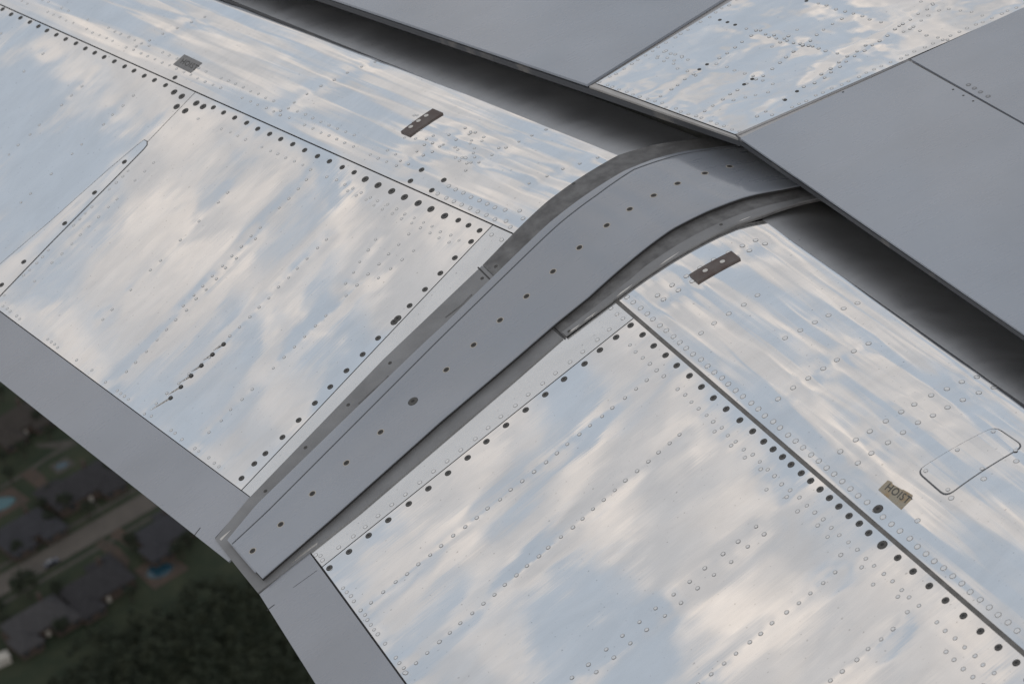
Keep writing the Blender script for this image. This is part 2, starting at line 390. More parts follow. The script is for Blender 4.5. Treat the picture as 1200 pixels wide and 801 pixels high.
def lettering(fr, body, corners, th, parent, mt, h):
    """Flat engraved letters bent to the skin; corners = lower left, lower right, upper left of the text box in (u, s)."""
    cu = bpy.data.curves.new('lettering', 'FONT'); cu.body = body; cu.size = 1; cu.offset = .010; cu.space_character = 1.12; cu.resolution_u = 3
    ob = bpy.data.objects.new('tmp_text', cu); COL.objects.link(ob); bpy.context.view_layer.update()
    me = bpy.data.meshes.new_from_object(ob.evaluated_get(bpy.context.evaluated_depsgraph_get()))
    bpy.data.objects.remove(ob)
    n = len(me.vertices); co = np.empty(n*3); me.vertices.foreach_get('co', co); co = co.reshape(-1, 3)
    lo, hi = co.min(0), co.max(0); a, b, c = [np.array(x, float) for x in corners]
    t = (co[:, :2]-lo[:2])/(hi[:2]-lo[:2])
    US = a+t[:, :1]*(b-a)+t[:, 1:]*(c-a)
    me.vertices.foreach_set('co', (fr.P(US[:, 0], US[:, 1], h)-th.org).ravel()); me.materials.clear(); me.materials.append(mt); me.update()
    return link('lettering', me, parent)

# ================================================================== RIGHT (INBOARD) FLAP
def ext(E, s_to):                       # carry an edge polyline on at constant u to s_to
    E = np.asarray(E, float); return np.vstack([E, [E[-1, 0], s_to]])
def line_s(p, q):
    (u0, s0), (u1, s1) = p, q
    return lambda u: s0+(u-u0)*(s1-s0)/(u1-u0)
def core(name, fr, u0, u1, s_end, th, h=-.005, s_of=None):
    """Closed dark body under the skins: section lofted from u0 to u1."""
    ss = np.concatenate([np.linspace(-.97, .05, 60), [.3, .6]])
    rings = []
    for u in (u0, u1):
        se = s_end(u)
        S_ = np.concatenate([ss, [se]])
        rings.append(fr.P(np.full(len(S_), u), S_, h)-th.org)
    k = len(rings[0]); V = np.concatenate(rings)
    Fc = [(i, (i+1) % k, k+(i+1) % k, k+i) for i in range(k)]+[tuple(range(k))[::-1], tuple(range(k, 2*k))]
    me = bpy.data.meshes.new(name); me.from_pydata(V.tolist(), [], Fc); me.materials.append(M['core']); me.update()
    bm = bmesh.new(); bm.from_mesh(me); bmesh.ops.recalc_face_normals(bm, faces=bm.faces[:]); bm.to_mesh(me); bm.free()
    return link(name, me, th.o)

TR = Thing('wing_flap', 'bare polished aluminium flap carrying the rounded-corner access cover and the rusty worn HOIST plate', 'aircraft flap', FR.P(-.9, .9, -.05))
_sr = FR.pts([(722, 352), (775, 400), (850, 462), (900, 506), (1010, 599), (1199, 766)]); _sc = np.polyfit(_sr[:, 0], _sr[:, 1], 1); seamR = lambda u: _sc[1]+_sc[0]*u
edgeR = FR.pts([(742, 373), (376, 665)]); edR = lambda s: np.interp(s, [edgeR[0, 1], edgeR[1, 1]], [edgeR[0, 0], edgeR[1, 0]])
botR = line_s(FR.inv(365, 650), FR.inv(475, 801)); teR = line_s(FR.inv(304, 697), FR.inv(370, 801))
UR = -2.15
def R(px, py): return FR.inv(px, py)
rowsR = [(R(758, 445), R(435, 705)), (R(797, 508), R(470, 790)), (R(885, 617), R(675, 789)), (R(895, 625), R(700, 785)),
         (R(979, 670), R(820, 800)), (R(1048, 736), R(981, 791))]
def extend_to(rw, s_to):
    a, b = np.array(rw[0]), np.array(rw[1]); t = (s_to-a[1])/(b[1]-a[1]); return (a, a+(b-a)*t)
rowsR = [extend_to(r_, botR(r_[1][0])-.012) for r_ in rowsR]
for uu in (-1.72, -1.9): rowsR.append(((uu, seamR(uu)+.1), (uu+.02, botR(uu)-.012)))
rivR = [row(a, b, .0272 if i in (0, 1, 4, 5) else .037, skip=.02) for i, (a, b) in enumerate(rowsR)]
rivR.append(row(R(737, 405), R(1165, 788), .027, skip=.06)); rivR.append(row((-1.45, seamR(-1.45)+.085), (UR+.05, seamR(UR)+.085), .027))
rivR.append(row(R(850, 500), R(1075, 705), .05, .006)+np.array([0, .02]))
rivR.append(row((-.25, botR(-.25)-.013), (-.9, botR(-.9)-.013), .0165, skip=.4))
rivR.append(row((-.9, botR(-.9)-.013), (UR, botR(UR)-.013), .03))
rivR = np.vstack(rivR)
gap = .0012
patch('main_skin', FR, [(edR(seamR(-.23)+.004)-gap, seamR(-.23)+.0045), (edR(.78)-gap, botR(-.23)-.001)],
      [(UR, seamR(UR)+.0045), (UR, botR(UR)-.001)], 130, 300, M['alu_main'], TR, 0, .004,
      dimples(rowsR[:6], rivR[rivR[:, 0] > -1.75], .00024, .02, .00005, .008))
patch('edge_skin', FR, [(-.12, seamR(-.12)+.0045), (-.12, botR(-.15)-.001)], [(edR(seamR(-.23)+.004)+gap, seamR(-.23)+.0045), (edR(.78)+gap, botR(-.23)-.001)],
      40, 6, M['alu_edge'], TR, 0, .004)
noseR_rows = [(R(985, 529), R(1145, 441)), (R(1005, 543), R(1164, 454)), (R(772, 345), R(886, 281)), (R(778, 351), R(896, 286)),
              (R(912, 467), R(1018, 402)), (R(821, 390), R(887, 347)), (R(920, 396), R(1006, 355))]
nose_piv = np.vstack([row(a, b, .034) for a, b in noseR_rows]+[row(R(1075, 610), R(1192, 540), .06)])
leR = line_s((-.17, -.341), (-1.03, -.352)); patch('leading_edge', FR, [(-.12, leR(-.12)), (-.12, -.93)], [(UR, leR(UR)), (UR, -.93)], 90, 60, M['nose_le'], TR, 0, .004)
patch('nose_skin', FR, [(-.12, seamR(-.12)-.0045), (-.12, leR(-.12))], [(UR, seamR(UR)-.0045), (UR, leR(UR))], 90, 200, M['alu_nose'], TR, 0, .004,
      dimples(noseR_rows[:4]+noseR_rows[4:5], nose_piv, .00022, .02, .00005, .008))
strip('sealant_bead', FR, [(u, seamR(u)) for u in np.linspace(-.14, UR, 40)], .0092, -.0014, M['sealant'], TR)
tsr = [(R(361, 648)[0], botR(R(361, 648)[0])+.0006), (UR, botR(UR)+.0006), (UR, teR(UR)), tuple(R(370, 801)), tuple(R(304, 696))]
plate('trailing_strip', FR, tsr, .0006, M['paint2'], TR, .004)
strip('strip_joint', FR, [tuple(x) for x in FR.pts([(313, 715), (322, 708)])], .002, .0009, M['core'], TR)
strip('strip_joint', FR, [tuple(x) for x in FR.pts([(344, 688), (372, 668)])], .0008, .0009, M['core'], TR)
core('flap_body', FR, -.12, UR, lambda u: teR(u)-.006, TR)
# dark screws along the seam and along the edge skin
scr = [(739, 381), (753, 392), (766, 405), (780, 416), (793, 428), (808, 440), (822, 453), (836, 466), (851, 479), (867, 492), (882, 505), (895, 517),
       (906, 526), (917, 535), (927, 544), (939, 554), (950, 563), (961, 573), (972, 583), (983, 593), (995, 604), (1007, 613), (1018, 624), (1052, 653),
       (1070, 669), (1089, 686), (1108, 703), (1129, 721), (1149, 739), (1170, 758), (1191, 776)]
edg = [(722, 395), (703, 410), (685, 426), (661, 444), (639, 462), (616, 480), (593, 498), (570, 517), (548, 536), (525, 554), (502, 572), (479, 590),
       (455, 609), (432, 627), (409, 646), (386, 665)]
for p in scr+edg: u, s = R(*p); place('screw', ME_SCREW, FR, u, s, TR, .0003, 1.0)
for p in ((1034, 638), (1029, 596)): u, s = R(*p); place('screw', ME_SCREW_BIG, FR, u, s, TR, .0003)
for k in range(5):
    u = R(1191, 776)[0]-.042*(k+1); place('screw', ME_SCREW, FR, u, seamR(u)+.028, TR, .0003)
# larger bright rivets in front of the seam, on the ribs of the nose and on the edge skin
for u, s in row(R(735, 348), R(1192, 739), .0262, .0008): place('rivet', ME_RIVET, FR, u, s, TR, .0002, 1.05)
for u, s in nose_piv: place('rivet', ME_RIVET, FR, u, s, TR, .0001, 1.0)
for p in [(716, 361), (723, 368), (730, 373), (714, 386), (700, 398), (683, 412), (668, 424), (651, 437), (636, 449), (619, 462), (604, 475), (587, 488), (572, 501),
          (557, 514), (540, 527), (524, 540), (508, 552), (492, 565), (475, 579), (459, 591), (443, 604), (428, 617), (414, 628), (397, 641), (378, 656), (370, 650)]:
    u, s = R(*p); place('rivet', ME_RIVET, FR, u, s, TR, .0003, .85)
rivet_field('small_rivets', FR, rivR, .0036, TR, .0001)
# access cover with rounded corners on a dark gasket
cov = FR.pts([(1074.5, 552), (1166, 500), (1200, 523), (1109, 582)]); rr = roundrect(cov, .018)
cc_ = cov.mean(0); gk = plate('cover_gasket', FR, cc_+(rr-cc_)*1.02, .0004, M['joint'], TR, .0012)
cv = plate('access_cover', FR, cc_+(rr-cc_)*.985, .0011, M['alu_nose'], TR, .001)
for p in [(1085, 552), (1111, 574), (1122, 527.5), (1151, 549.5), (1164, 506), (1190, 528)]: u, s = R(*p); place('rivet', ME_RIVET, FR, u, s, TR, .0015, .75)
# rub pad and placard
def pad(fr, corners, holes, th):
    p = plate('rub_pad', fr, fr.pts(corners), .0035, M['pad'], th, .004)
    for h_ in holes:
        u, s = fr.inv(*h_)
        a, b, n = fr.axes(s); q = fr.P(u, s, .0037)-th.org
        me = disc_mesh('pad_rivet', .0055, .0008, .0001, .0003, 10, (M['chip'], M['pad']))
        o = link('pad_rivet', me, p); o.matrix_local = Matrix(((a[0], -b[0], n[0], q[0]), (a[1], -b[1], n[1], q[1]), (a[2], -b[2], n[2], q[2]), (0, 0, 0, 1)))
    return p
pad(FR, [(808, 323), (818, 332), (868, 304), (857.5, 295.5)], [(827, 318.5), (847, 308)], TR)
pc = FR.pts([(1029.4, 573.7), (1040.6, 562.8), (1071.2, 582.2), (1056, 596.5)])
pcs = [pc[0], pc[1], pc[1]+(pc[2]-pc[1])*.14+np.array([0, -.0015]), pc[1]+(pc[2]-pc[1])*.2+np.array([0, .0015]), pc[1]+(pc[2]-pc[1])*.55+np.array([0, .0005]), pc[1]+(pc[2]-pc[1])*.6+np.array([0, -.001]), pc[2]+np.array([.006, -.001]), pc[2]+np.array([0, .006]), pc[3]]
pl = plate('placard', FR, pcs, .0012, M['placard_worn'], TR, .0013)
lb = FR.pts([(1036.5, 573.5), (1062.5, 591.0), (1043.5, 566.0)])
lettering(FR, 'HOIST', lb, TR, pl, M['letter'], .0014)

# ================================================================== LEFT (OUTBOARD) FLAP
TL = Thing('wing_flap', 'bare polished aluminium flap with a narrow rounded access strip and dark oil streaks behind rivets', 'aircraft flap', FL.P(.9, .88, -.05))
def L(px, py): return FL.inv(px, py)
seamL = lambda u: .001+(u-.194)*.002
UL = 2.75
edgeL = FL.pts([(575, 266), (285, 572)]); edL = lambda s: np.interp(s, [edgeL[0, 1], edgeL[1, 1]], [edgeL[0, 0], edgeL[1, 0]])
botL = line_s(L(290, 580), L(0, 365)); teL = line_s(L(268, 657), L(0, 446))
jnt = line_s(L(228, 109)[::-1], L(0, 347)[::-1])       # u of the panel joint as a function of s
rowsL = [(L(266, 226), L(120, 374)), (L(299, 279), L(185, 397)), (L(383, 280), L(311, 352)), (L(440, 281), L(405, 332)), (L(479, 274), L(380, 372)), (L(485, 294), L(444, 325)),
         (L(262, 403), L(170, 484)), (L(360, 210), L(215, 358)), (L(180, 190), L(40, 330))]
rowsL[1] = extend_to(rowsL[1], .68); rowsL[2] = extend_to(rowsL[2], .62); rowsL[4] = extend_to(rowsL[4], .70)
rowsL2 = [((1.5, .08), (1.5, .66)), ((1.68, .08), (1.68, .64)), ((1.9, .08), (1.9, .62)), ((2.1, .08), (2.1, .6))]
rivL = [row(a, b, .031, skip=.12) for a, b in rowsL]+[row(a, b, .034, skip=.3) for a, b in rowsL2]
rivL.append(row(L(404, 216), L(538, 281), .03)); rivL.append(row(L(407, 224), L(526, 284), .034))
rivL.append(row(L(404, 216), (1.25, seamL(1.25)+.06), .03, skip=.35))
rivL.append(row((.3, botL(.3)-.014), (1.25, botL(1.25)-.014), .016, skip=.65)); rivL.append(row(L(150, 200), L(6, 345), .02, skip=.3))
rivL = np.vstack(rivL)
patch('main_skin', FL, [(edL(.01)+gap, seamL(.25)+.0017), (edL(.77)+gap, botL(.24)-.001)], [(jnt(.01)-gap*.7, seamL(1.33)+.0017), (jnt(.70)-gap*.7, botL(1.3)-.001)],
      130, 180, M['alu_main'], TL, 0, .004, dimples(rowsL[:8], rivL[rivL[:, 0] < 1.4], .00016, .02, .00005, .008))
patch('main_skin', FL, [(jnt(.01)+gap*.7, seamL(1.33)+.0017), (jnt(.70)+gap*.7, botL(1.3)-.001)], [(UL, seamL(UL)+.0017), (UL, botL(UL)-.001)],
      90, 160, M['alu_main'], TL, 0, .004, dimples(rowsL2, rivL[rivL[:, 0] > 1.2], .00012, .025, .00005, .008))
patch('edge_skin', FL, [(.13, seamL(.13)+.0017), (.16, botL(.16)-.001)], [(edL(.01)-gap, seamL(.25)+.0017), (edL(.77)-gap, botL(.24)-.001)], 40, 6, M['alu_edge'], TL, 0, .004)
noseL_rows = [(L(620, 215), L(700, 185)), (L(470, 188), L(545, 150)), (L(478, 192), L(553, 155)), (L(330, 130), L(440, 72)), (L(160, 55), L(240, 20)), (L(545, 200), L(640, 152))]
leL = line_s((.183, -.301), (1.515, -.296)); patch('leading_edge', FL, [(.13, leL(.13)), (.13, -.93)], [(UL, leL(UL)), (UL, -.93)], 90, 60, M['nose_le'], TL, 0, .004)
patch('nose_skin', FL, [(.13, seamL(.13)-.0017), (.13, leL(.13))], [(UL, seamL(UL)-.0017), (UL, leL(UL))], 90, 220, M['alu_nose'], TL, 0, .004,
      dimples(noseL_rows, np.zeros((0, 2)), .00025, .02))
tsl = [(L(292, 585)[0], botL(L(292, 585)[0])+.0006), tuple(L(252, 630)), tuple(L(276, 651)), tuple(L(268, 658)), (UL, teL(UL)), (UL, botL(UL)+.0006)]
plate('trailing_strip', FL, tsl, .0006, M['paint2'], TL, .004)
strip('strip_joint', FL, [tuple(x) for x in FL.pts([(228, 627), (235, 618)])], .002, .0009, M['core'], TL)
core('flap_body', FL, .13, UL, lambda u: teL(u)-.006, TL)
scl = [(3, 11), (13, 17), (24, 21), (35, 26), (45, 31), (55, 36), (66, 41), (77, 46), (89, 51), (100, 57), (111, 62), (122, 67), (134, 72), (146, 78), (157, 83), (169, 89), (181, 94), (194, 100),
       (250, 126), (262, 132), (275, 138), (289, 144), (302, 151), (316, 157), (329, 163), (343, 169), (357, 176), (372, 183), (386, 189), (401, 196), (415, 202), (537, 258), (549, 264), (562, 270),
       (552, 283), (533, 302), (516, 320), (498, 339), (480, 358), (443, 396), (425, 415), (406, 434), (387, 453), (369, 472), (350, 492), (331, 512), (311, 531), (298, 543), (283, 560),
       (205, 91), (481, 212), (506, 223), (494, 199), (520, 211), (146, 190), (111, 226), (76, 262), (28, 307), (2, 334)]
for p in scl: u, s = L(*p); place('screw', ME_SCREW, FL, u, s, TL, .0010 if p in ((146, 190), (111, 226), (76, 262), (28, 307), (2, 334)) else .0003, .95)
for p in [(204, 108), (213, 113), (207, 125), (217, 130), (230, 121), (238, 125), (428, 210), (443, 217), (459, 224), (474, 231), (490, 238), (505, 245), (521, 253), (466, 373), (462, 377)]:
    u, s = L(*p); place('screw', ME_SCREW_BIG, FL, u, s, TL, .0003, .9)
for p in [(513, 227), (523, 232), (532, 236), (541, 240), (551, 244), (560, 248), (570, 252), (580, 257), (593, 259), (598, 266), (526, 218), (534, 222), (543, 226), (552, 231), (562, 235),
          (571, 239), (580, 243), (592, 246), (609, 247), (613, 256), (576, 275), (588, 281)]:
    u, s = L(*p); place('rivet', ME_RIVET, FL, u, s, TL, .0003, .9)
nr = [row(a, b, .035) for a, b in noseL_rows]+[row((.62, seamL(.62)-.035), (2.6, seamL(2.6)-.035), .03, skip=.1), row((.62, seamL(.62)-.062), (2.6, seamL(2.6)-.062), .03, skip=.1),
      np.column_stack([RNG.uniform(.42, .72, 36), RNG.uniform(-.2, -.1, 36)])]
rivet_field('small_rivets', FL, np.vstack([rivL]), .0030, TL, .0001)
rivet_field('nose_rivets', FL, np.vstack(nr), .0030, TL, .0002)
# narrow access strip with rounded end, sitting on a dark gasket
tg = FL.pts([(0, 309), (60, 258.0), (125, 200), (163, 168), (169, 163.5), (173, 165.5), (173, 170), (169, 175), (144.5, 200), (60, 285), (0, 347.5)])
off = np.array([.35, 0])
d0 = tg[0]-tg[2]; d1 = tg[-1]-tg[-3]; d0 /= np.linalg.norm(d0); d1 /= np.linalg.norm(d1)
tgx = np.vstack([[tg[0]+d0*.14], tg, [tg[-1]+d1*.14]])
plate('strip_gasket', FL, tgx, .0003, M['core'], TL, .001)
c_ = tgx.copy(); inner = []
for i in range(len(c_)):
    if i in (0, len(c_)-1): inner.append(c_[i]+(c_[len(c_)-1-i]-c_[i])*.05); continue
    t_ = c_[i+1]-c_[i-1]; t_ /= np.linalg.norm(t_); n_ = np.array([-t_[1], t_[0]])
    cen = c_.mean(0); 
    q1, q2 = c_[i]+n_*.0024, c_[i]-n_*.0024
    mid = (c_[i]+c_[len(c_)-1-i])/2 if abs(i-(len(c_)-1)/2) > 2 else c_[3]*.5+c_[len(c_)-4]*.5
    inner.append(q1 if np.linalg.norm(q1-mid) < np.linalg.norm(q2-mid) else q2)
plate('access_strip', FL, inner, .0009, M['alu_main'], TL, .0012)
# oil streaks trailing from six rivets
for k, p in enumerate([(262, 403), (249, 415), (236, 428), (224, 440), (212, 453), (200, 466)]):
    a = L(*p); ln = [16, 14, 15, 17, 20, 28][k]; b = L(p[0]-ln*.86, p[1]+ln*.52)
    d_ = (b-a); nn = np.array([-d_[1], d_[0]])/np.linalg.norm(d_)*.0016
    plate('oil_streak', FL, [a+nn, a+d_*.5+nn*.6, b, a+d_*.5-nn*.6, a-nn], .0010, M['stain'], TL, .0005)
    place('rivet', disc_mesh('oily_rivet', .004, .0012, .0003, .0008, 8, (M['screw'], M['screw_ring'])), FL, a[0], a[1], TL, .0009)
pad(FL, [(470, 155.5), (480.5, 160), (519.5, 133.7), (507.5, 128.7)], [(482, 150), (491, 143), (500, 137)], TL)
pc = FL.pts([(203.2, 75.7), (216.2, 64.2), (237, 74), (223.5, 85.5)])
pl = plate('placard', FL, pc, .0012, M['placard'], TL, .0013)
lettering(FL, 'HOIST', FL.pts([(211, 74.5), (229, 83), (215.5, 69.0)]), TL, pl, M['letter'], .0014)

# ================================================================== HINGE FAIRING BETWEEN THE FLAPS
TF = Thing('hinge_fairing', 'curved grey painted hinge fairing with a row of screws between the two flaps', 'fairing', FM.P(0, .9, -.04))
def FMx(lst, h): return FM.pts(lst, h)
bl = FMx([(252, 631), (290, 585), (450, 420), (565, 311)], .003); bl2 = FMx([(565.5, 310.5), (600, 275), (640, 237), (680, 208), (724, 182), (765, 170), (800, 165)], .003)
br = FMx([(302, 694), (361, 648), (421, 600), (600, 447), (659, 395.5)], .003); br2 = FMx([(659.5, 395), (720, 351), (770, 315), (820, 285), (865, 262), (895, 252), (930, 240)], .003)
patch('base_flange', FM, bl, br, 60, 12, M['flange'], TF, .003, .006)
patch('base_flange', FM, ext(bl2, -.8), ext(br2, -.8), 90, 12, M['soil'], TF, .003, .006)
li = FMx([(658.5, 389), (707, 351.7), (740, 326), (756, 312), (808, 278.6), (851.6, 257), (895, 241.8), (925, 235)], .0055)
lo = FMx([(663, 393), (720, 350), (770, 314), (820, 284), (865, 261), (895, 251), (930, 239)], .0055)
patch('side_flange', FM, ext(li, -.8), ext(lo, -.8), 90, 5, M['flange'], TF, .0055, .0035)
ol = FMx([(266, 632), (300, 591), (400, 494), (498, 400), (520, 380), (644.5, 260), (700, 219), (732, 199.6), (765, 186.5), (797, 178), (830, 173.6)], .0135)
il = FMx([(272, 637), (312, 600), (412, 500), (512, 400), (657.6, 260), (700, 228), (743, 198.5), (797, 181.2), (830, 176)], .0155)
orr = FMx([(307, 677), (390, 605), (517, 492), (600, 422), (651, 378), (688.5, 348), (740, 303), (786.7, 267.8), (830, 246), (873, 230), (917, 221)], .0155)
inr = orr+np.array([.006, 0]); ins = ol+np.array([-.006, 0])
patch('edge_seal', FM, ext(ins, -.8), ext(inr, -.8), 100, 4, M['core'], TF, .0115, .0085)
patch('shoulder_plate', FM, ext(ol, -.8), ext(orr+np.array([.03, 0]), -.8), 120, 40, M['fair'], TF, .0135, .002, crown=.0005)
patch('top_plate', FM, ext(il, -.8), ext(orr, -.8), 120, 40, M['fair'], TF, .0158, .0022, crown=.0008)
fs = [(296, 645), (329, 614), (366, 578), (406, 542), (446, 506), (523, 433), (555, 404), (586, 375), (617, 347), (648, 318), (679, 290), (711, 264), (738, 245), (766, 229), (794, 215), (826, 203), (855, 195)]
for p in fs: u, s = FM.inv(*p, .0158); place('screw', ME_SCREW_RING, FM, u, s, TF, .0158, .88)
u, s = FM.inv(484, 470, .0158); place('screw', ME_SCREW_BIG, FM, u, s, TF, .0158, 1.15)
for p in [(311, 575), (358, 524), (408, 474), (457, 425), (581, 312), (565, 326), (672, 207+8)]:
    u, s = FM.inv(*p, .003); place('screw', ME_SCREW, FM, u, s, TF, .0032, .6)
for p in [(667, 388), (845, 263)]: u, s = FM.inv(*p, .0055); place('screw', ME_SCREW, FM, u, s, TF, .0056, .55)
# chipped bare metal along the inboard flange and at the two aft corners
def slim(p0, p1, w_):                          # a narrow worn sliver, widest in the middle
    q0, q1 = FM.inv(*p0, .0055), FM.inv(*p1, .0055); d_ = q1-q0; n_ = np.array([-d_[1], d_[0]])/np.linalg.norm(d_)*w_/2
    plate('bare_chip', FM, [q0, q0+d_*.3+n_, q0+d_*.6+n_*.7, q1, q0+d_*.7-n_*.8, q0+d_*.25-n_*.6], .0058, M['chip'], TF, .0004)
slim((667, 389.5), (680, 379.5), .004); slim((684, 376.5), (700, 364.5), .003); slim((722, 348), (742, 332.5), .0045); slim((773, 311), (797, 294.5), .004); slim((866, 259.5), (880, 253.5), .003)
def chip(pts, h):
    q = FM.pts(pts, h); plate('bare_chip', FM, q, h, M['chip'], TF, .0004)
chip([(259, 633), (271, 620), (262, 627), (257.5, 631)], .0034)
chip([(341, 660), (372, 637), (372, 635), (352, 649)], .0034)
strip('plate_joint', FM, resample(ext(il, -.6), 60), .0018, .0161, M['joint'], TF)
strip('plate_joint', FM, FM.pts([(560, 313), (576, 329)], .003), .003, .0034, M['core'], TF)
strip('plate_joint', FM, FM.pts([(650, 384), (661, 395)], .003), .003, .0034, M['core'], TF)
strip('dirt_line', FM, FM.pts([(420, 473), (440, 455), (452, 444), (455, 440)], .003), .004, .0033, M['soil'], TF)
strip('dirt_line', FM, FM.pts([(522, 372), (540, 358), (553, 345)], .003), .004, .0033, M['soil'], TF)

# ================================================================== FIXED WING
TW = Thing('wing', 'fixed wing with painted grey spoilers and a polished riveted panel above the flaps', 'aircraft wing', FW.P(.3, -1.2, -.2))
def W(px, py): return FW.inv(px, py, 0.0, (0, -.5))
def far(a, b, k): a, b = np.array(a), np.array(b); return a+(b-a)*k
a0 = W(865, 162); aL = W(390, 0); aR = W(1200, 392)
sp1, sp1f = W(688.5, 100.2), W(848, 0); sp1t = far(W(688.5, 100.2), W(390, -.5), 2.3); f1 = far(sp1, sp1f, 2.6)
plate('spoiler', FW, [sp1, sp1t, sp1t+(f1-sp1), f1], .003, M['paint'], TW, .006)
s2a, s2b, s2c = W(867.5, 162.2), W(1065, 71.8), W(1200, 147); s2t = far(s2a, W(1200, 391.5), 2.0)
plate('spoiler', FW, [s2a, s2b, far(s2b, s2c, 3.6), s2t], .001, M['paint'], TW, .004)
g1, g2 = W(1067.5, 69.7), W(1200, 144.6); g3 = far(g1, W(1200, 9.2), 2.5)
plate('forward_panel', FW, [g1, g3, far(g1, g2, 3.6)+(g3-g1), far(g1, g2, 3.6)], .001, M['paint'], TW, .004)
pA, pB = W(698.5, 97.3), W(861.5, 157.2); pD = far(pA, W(859, 0), 2.5); pC = far(pB, W(1065, 68.5), 2.6)
wr = [((703, 96.7), (866, 154)), ((714, 91), (871, -4)), ((935, 121.5), (1210, 0)), ((775, 112), (812, 87)), ((842, 68), (890, 36)), ((826, 130), (885, 92)), ((887, 137), (920, 117)), ((943, 101), (1012, 53)),
      ((955, 97), (1022, 53)), ((1030, 48), (1095, 4)), ((958, 4), (1032, 26)), ((1055, 31), (1110, 47)), ((876, 33), (980, 63)), ((900, 43), (952, 55)), ((895, 88), (930, 60)), ((930, 60), (985, 22)), ((840, 75), (905, 98)),
      ((770, 68), (815, 88)), ((780, 60), (800, 67)), ((1080, 2), (1150, 18)), ((1060, 37), (1100, 12)), ((905, 55), (935, 35)), ((905, 135), (930, 125)), ((860, 118), (900, 108))]
wrp = np.vstack([row(W(*a), W(*b), .021 if i < 3 else .026, .002, .04) for i, (a, b) in enumerate(wr)]+[W(*p)[None] for p in [(771, 66), (778, 61), (786, 63), (782, 68), (790, 71), (799, 66), (806, 70)]])
patch('polished_panel', FW, [pA, pD], [pB, pC], 150, 110, M['alu_wing'], TW, 0, .005, dimples([(W(*a), W(*b)) for a, b in wr[3:16]], wrp, .00025, .018, .00005, .007))
rivet_field('panel_rivets', FW, wrp, .0034, TW, .0001)
for p in [(843.5, 23.5), (852.5, 26.2), (861.5, 29.2), (819.5, 81.3), (828.5, 75.5), (872, 98.8), (881.5, 92.5), (920, 117), (934, 107), (945, 1.2)]:
    u, s = W(*p); place('screw', ME_SCREW, FW, u, s, TW, .0002, .62)
for p in [(1135, 100), (1142, 104), (1149, 108.5), (1158, 113.5)]: u, s = W(*p); place('screw', disc_mesh('ringed_fastener', .003, .003, .0002, .0005, 10, (M['paint2'], M['flange'])), FW, u, s, TW, .0013, .9)
for p in [(1117, 105.5), (1129, 112.5), (1140.5, 119), (988, 108.5)]: u, s = W(*p); place('screw', ME_SCREW, FW, u, s, TW, .0012, .35)
plate('lip_strip', FW, [W(690.5, 101), W(697, 98.3), W(861.5, 158.6), W(864.5, 162)], .0, M['lip'], TW, .005)
# dark seal along the trailing edge, structure behind it and the cove the flaps slid out of
e1 = far(a0, aL, 2.25); e2 = far(a0, aR, 2.0); fw = np.array([0, -1.0])
def inset(d): return [e1+fw*d, a0+fw*d, e2+fw*d]
i1, i2 = inset(.0012), inset(.012)
plate('edge_seal', FW, [i1[0], i1[1], i2[1], i2[0]], -.0055, M['seal'], TW, .014)
plate('edge_seal', FW, [i1[1]+np.array([-.0005, 0]), i1[2], i2[2], i2[1]+np.array([-.0005, 0])], -.0055, M['seal'], TW, .010)
j = inset(.0135); plate('wing_structure', FW, [j[0], j[1], j[2], j[2]+fw*2.4, j[0]+fw*2.4], -.0065, M['cove'], TW, .010)
jj = inset(.36); plate('cove_wall', FW, [jj[0], jj[1], jj[2], jj[2]+fw*2.0, jj[0]+fw*2.0], -.018, M['cove'], TW, .45)

# ================================================================== THE GROUND, 480 m BELOW
GZ = -480.0
def G(px, py, z=0.0):
    d = ray(px, py); return d*((GZ+z)/d[2])
def gm(name, col, c2, sc, lo=.35, hi=.65, rough=.9): return mat(name, col, rough, 0, .2, noise=((sc, sc, sc), c2, lo, hi, 'Object'))
M['grass'] = gm('lawn_grass', (.017, .026, .016), (.032, .038, .023), .09)
M['road'] = gm('concrete_road', (.072, .066, .06), (.09, .082, .074), .2)
M['walk'] = gm('pale_walk', (.065, .062, .055), (.045, .043, .039), .5)
M['drive'] = gm('tan_drive', (.066, .048, .039), (.045, .039, .034), .3)
M['leaf'] = gm('tree_leaf', (.022, .030, .022), (.040, .048, .032), .25)
M['bark'] = mat('bark', (.03, .025, .02), .9)
M['pool'] = mat('pool_water', (.013, .068, .085), .25, 0, .5)
M['pool2'] = mat('pool_water_blue', (.009, .036, .055), .25, 0, .5)
M['brick'] = gm('house_brick', (.05, .04, .036), (.07, .055, .048), 2.0)
M['glass'] = mat('house_glass', (.03, .035, .04), .15)
M['trim'] = mat('house_trim', (.3, .29, .27), .7)
ROOFS = [gm('roof_%s' % nm, c, tuple(x*1.35 for x in c), .8) for nm, c in (('slate', (.027, .028, .033)), ('charcoal', (.024, .024, .027)), ('brown', (.031, .028, .026)), ('weathered', (.037, .037, .040)))]
def gmesh(name, verts, faces, mt, parent=None, loc=(0, 0, 0), rot=0.0):
    me = bpy.data.meshes.new(name); me.from_pydata([tuple(v) for v in verts], [], faces); me.materials.append(mt); me.update()
    o = link(name, me, parent, loc); o.rotation_euler = (0, 0, rot); return o
def struct(name, verts, faces, mt):
    o = gmesh(name, verts, faces, mt); o['kind'] = 'structure'; return o
c0 = G(120, 650); RG = 30000.0; kk = 64
rings = [0, 60, 200, 800, 4000, RG]; V = [(c0[0], c0[1], GZ)]
for r_ in rings[1:]: V += [(c0[0]+r_*math.cos(2*math.pi*i/kk), c0[1]+r_*math.sin(2*math.pi*i/kk), GZ) for i in range(kk)]
Fc = [(0, 1+i, 1+(i+1) % kk) for i in range(kk)]
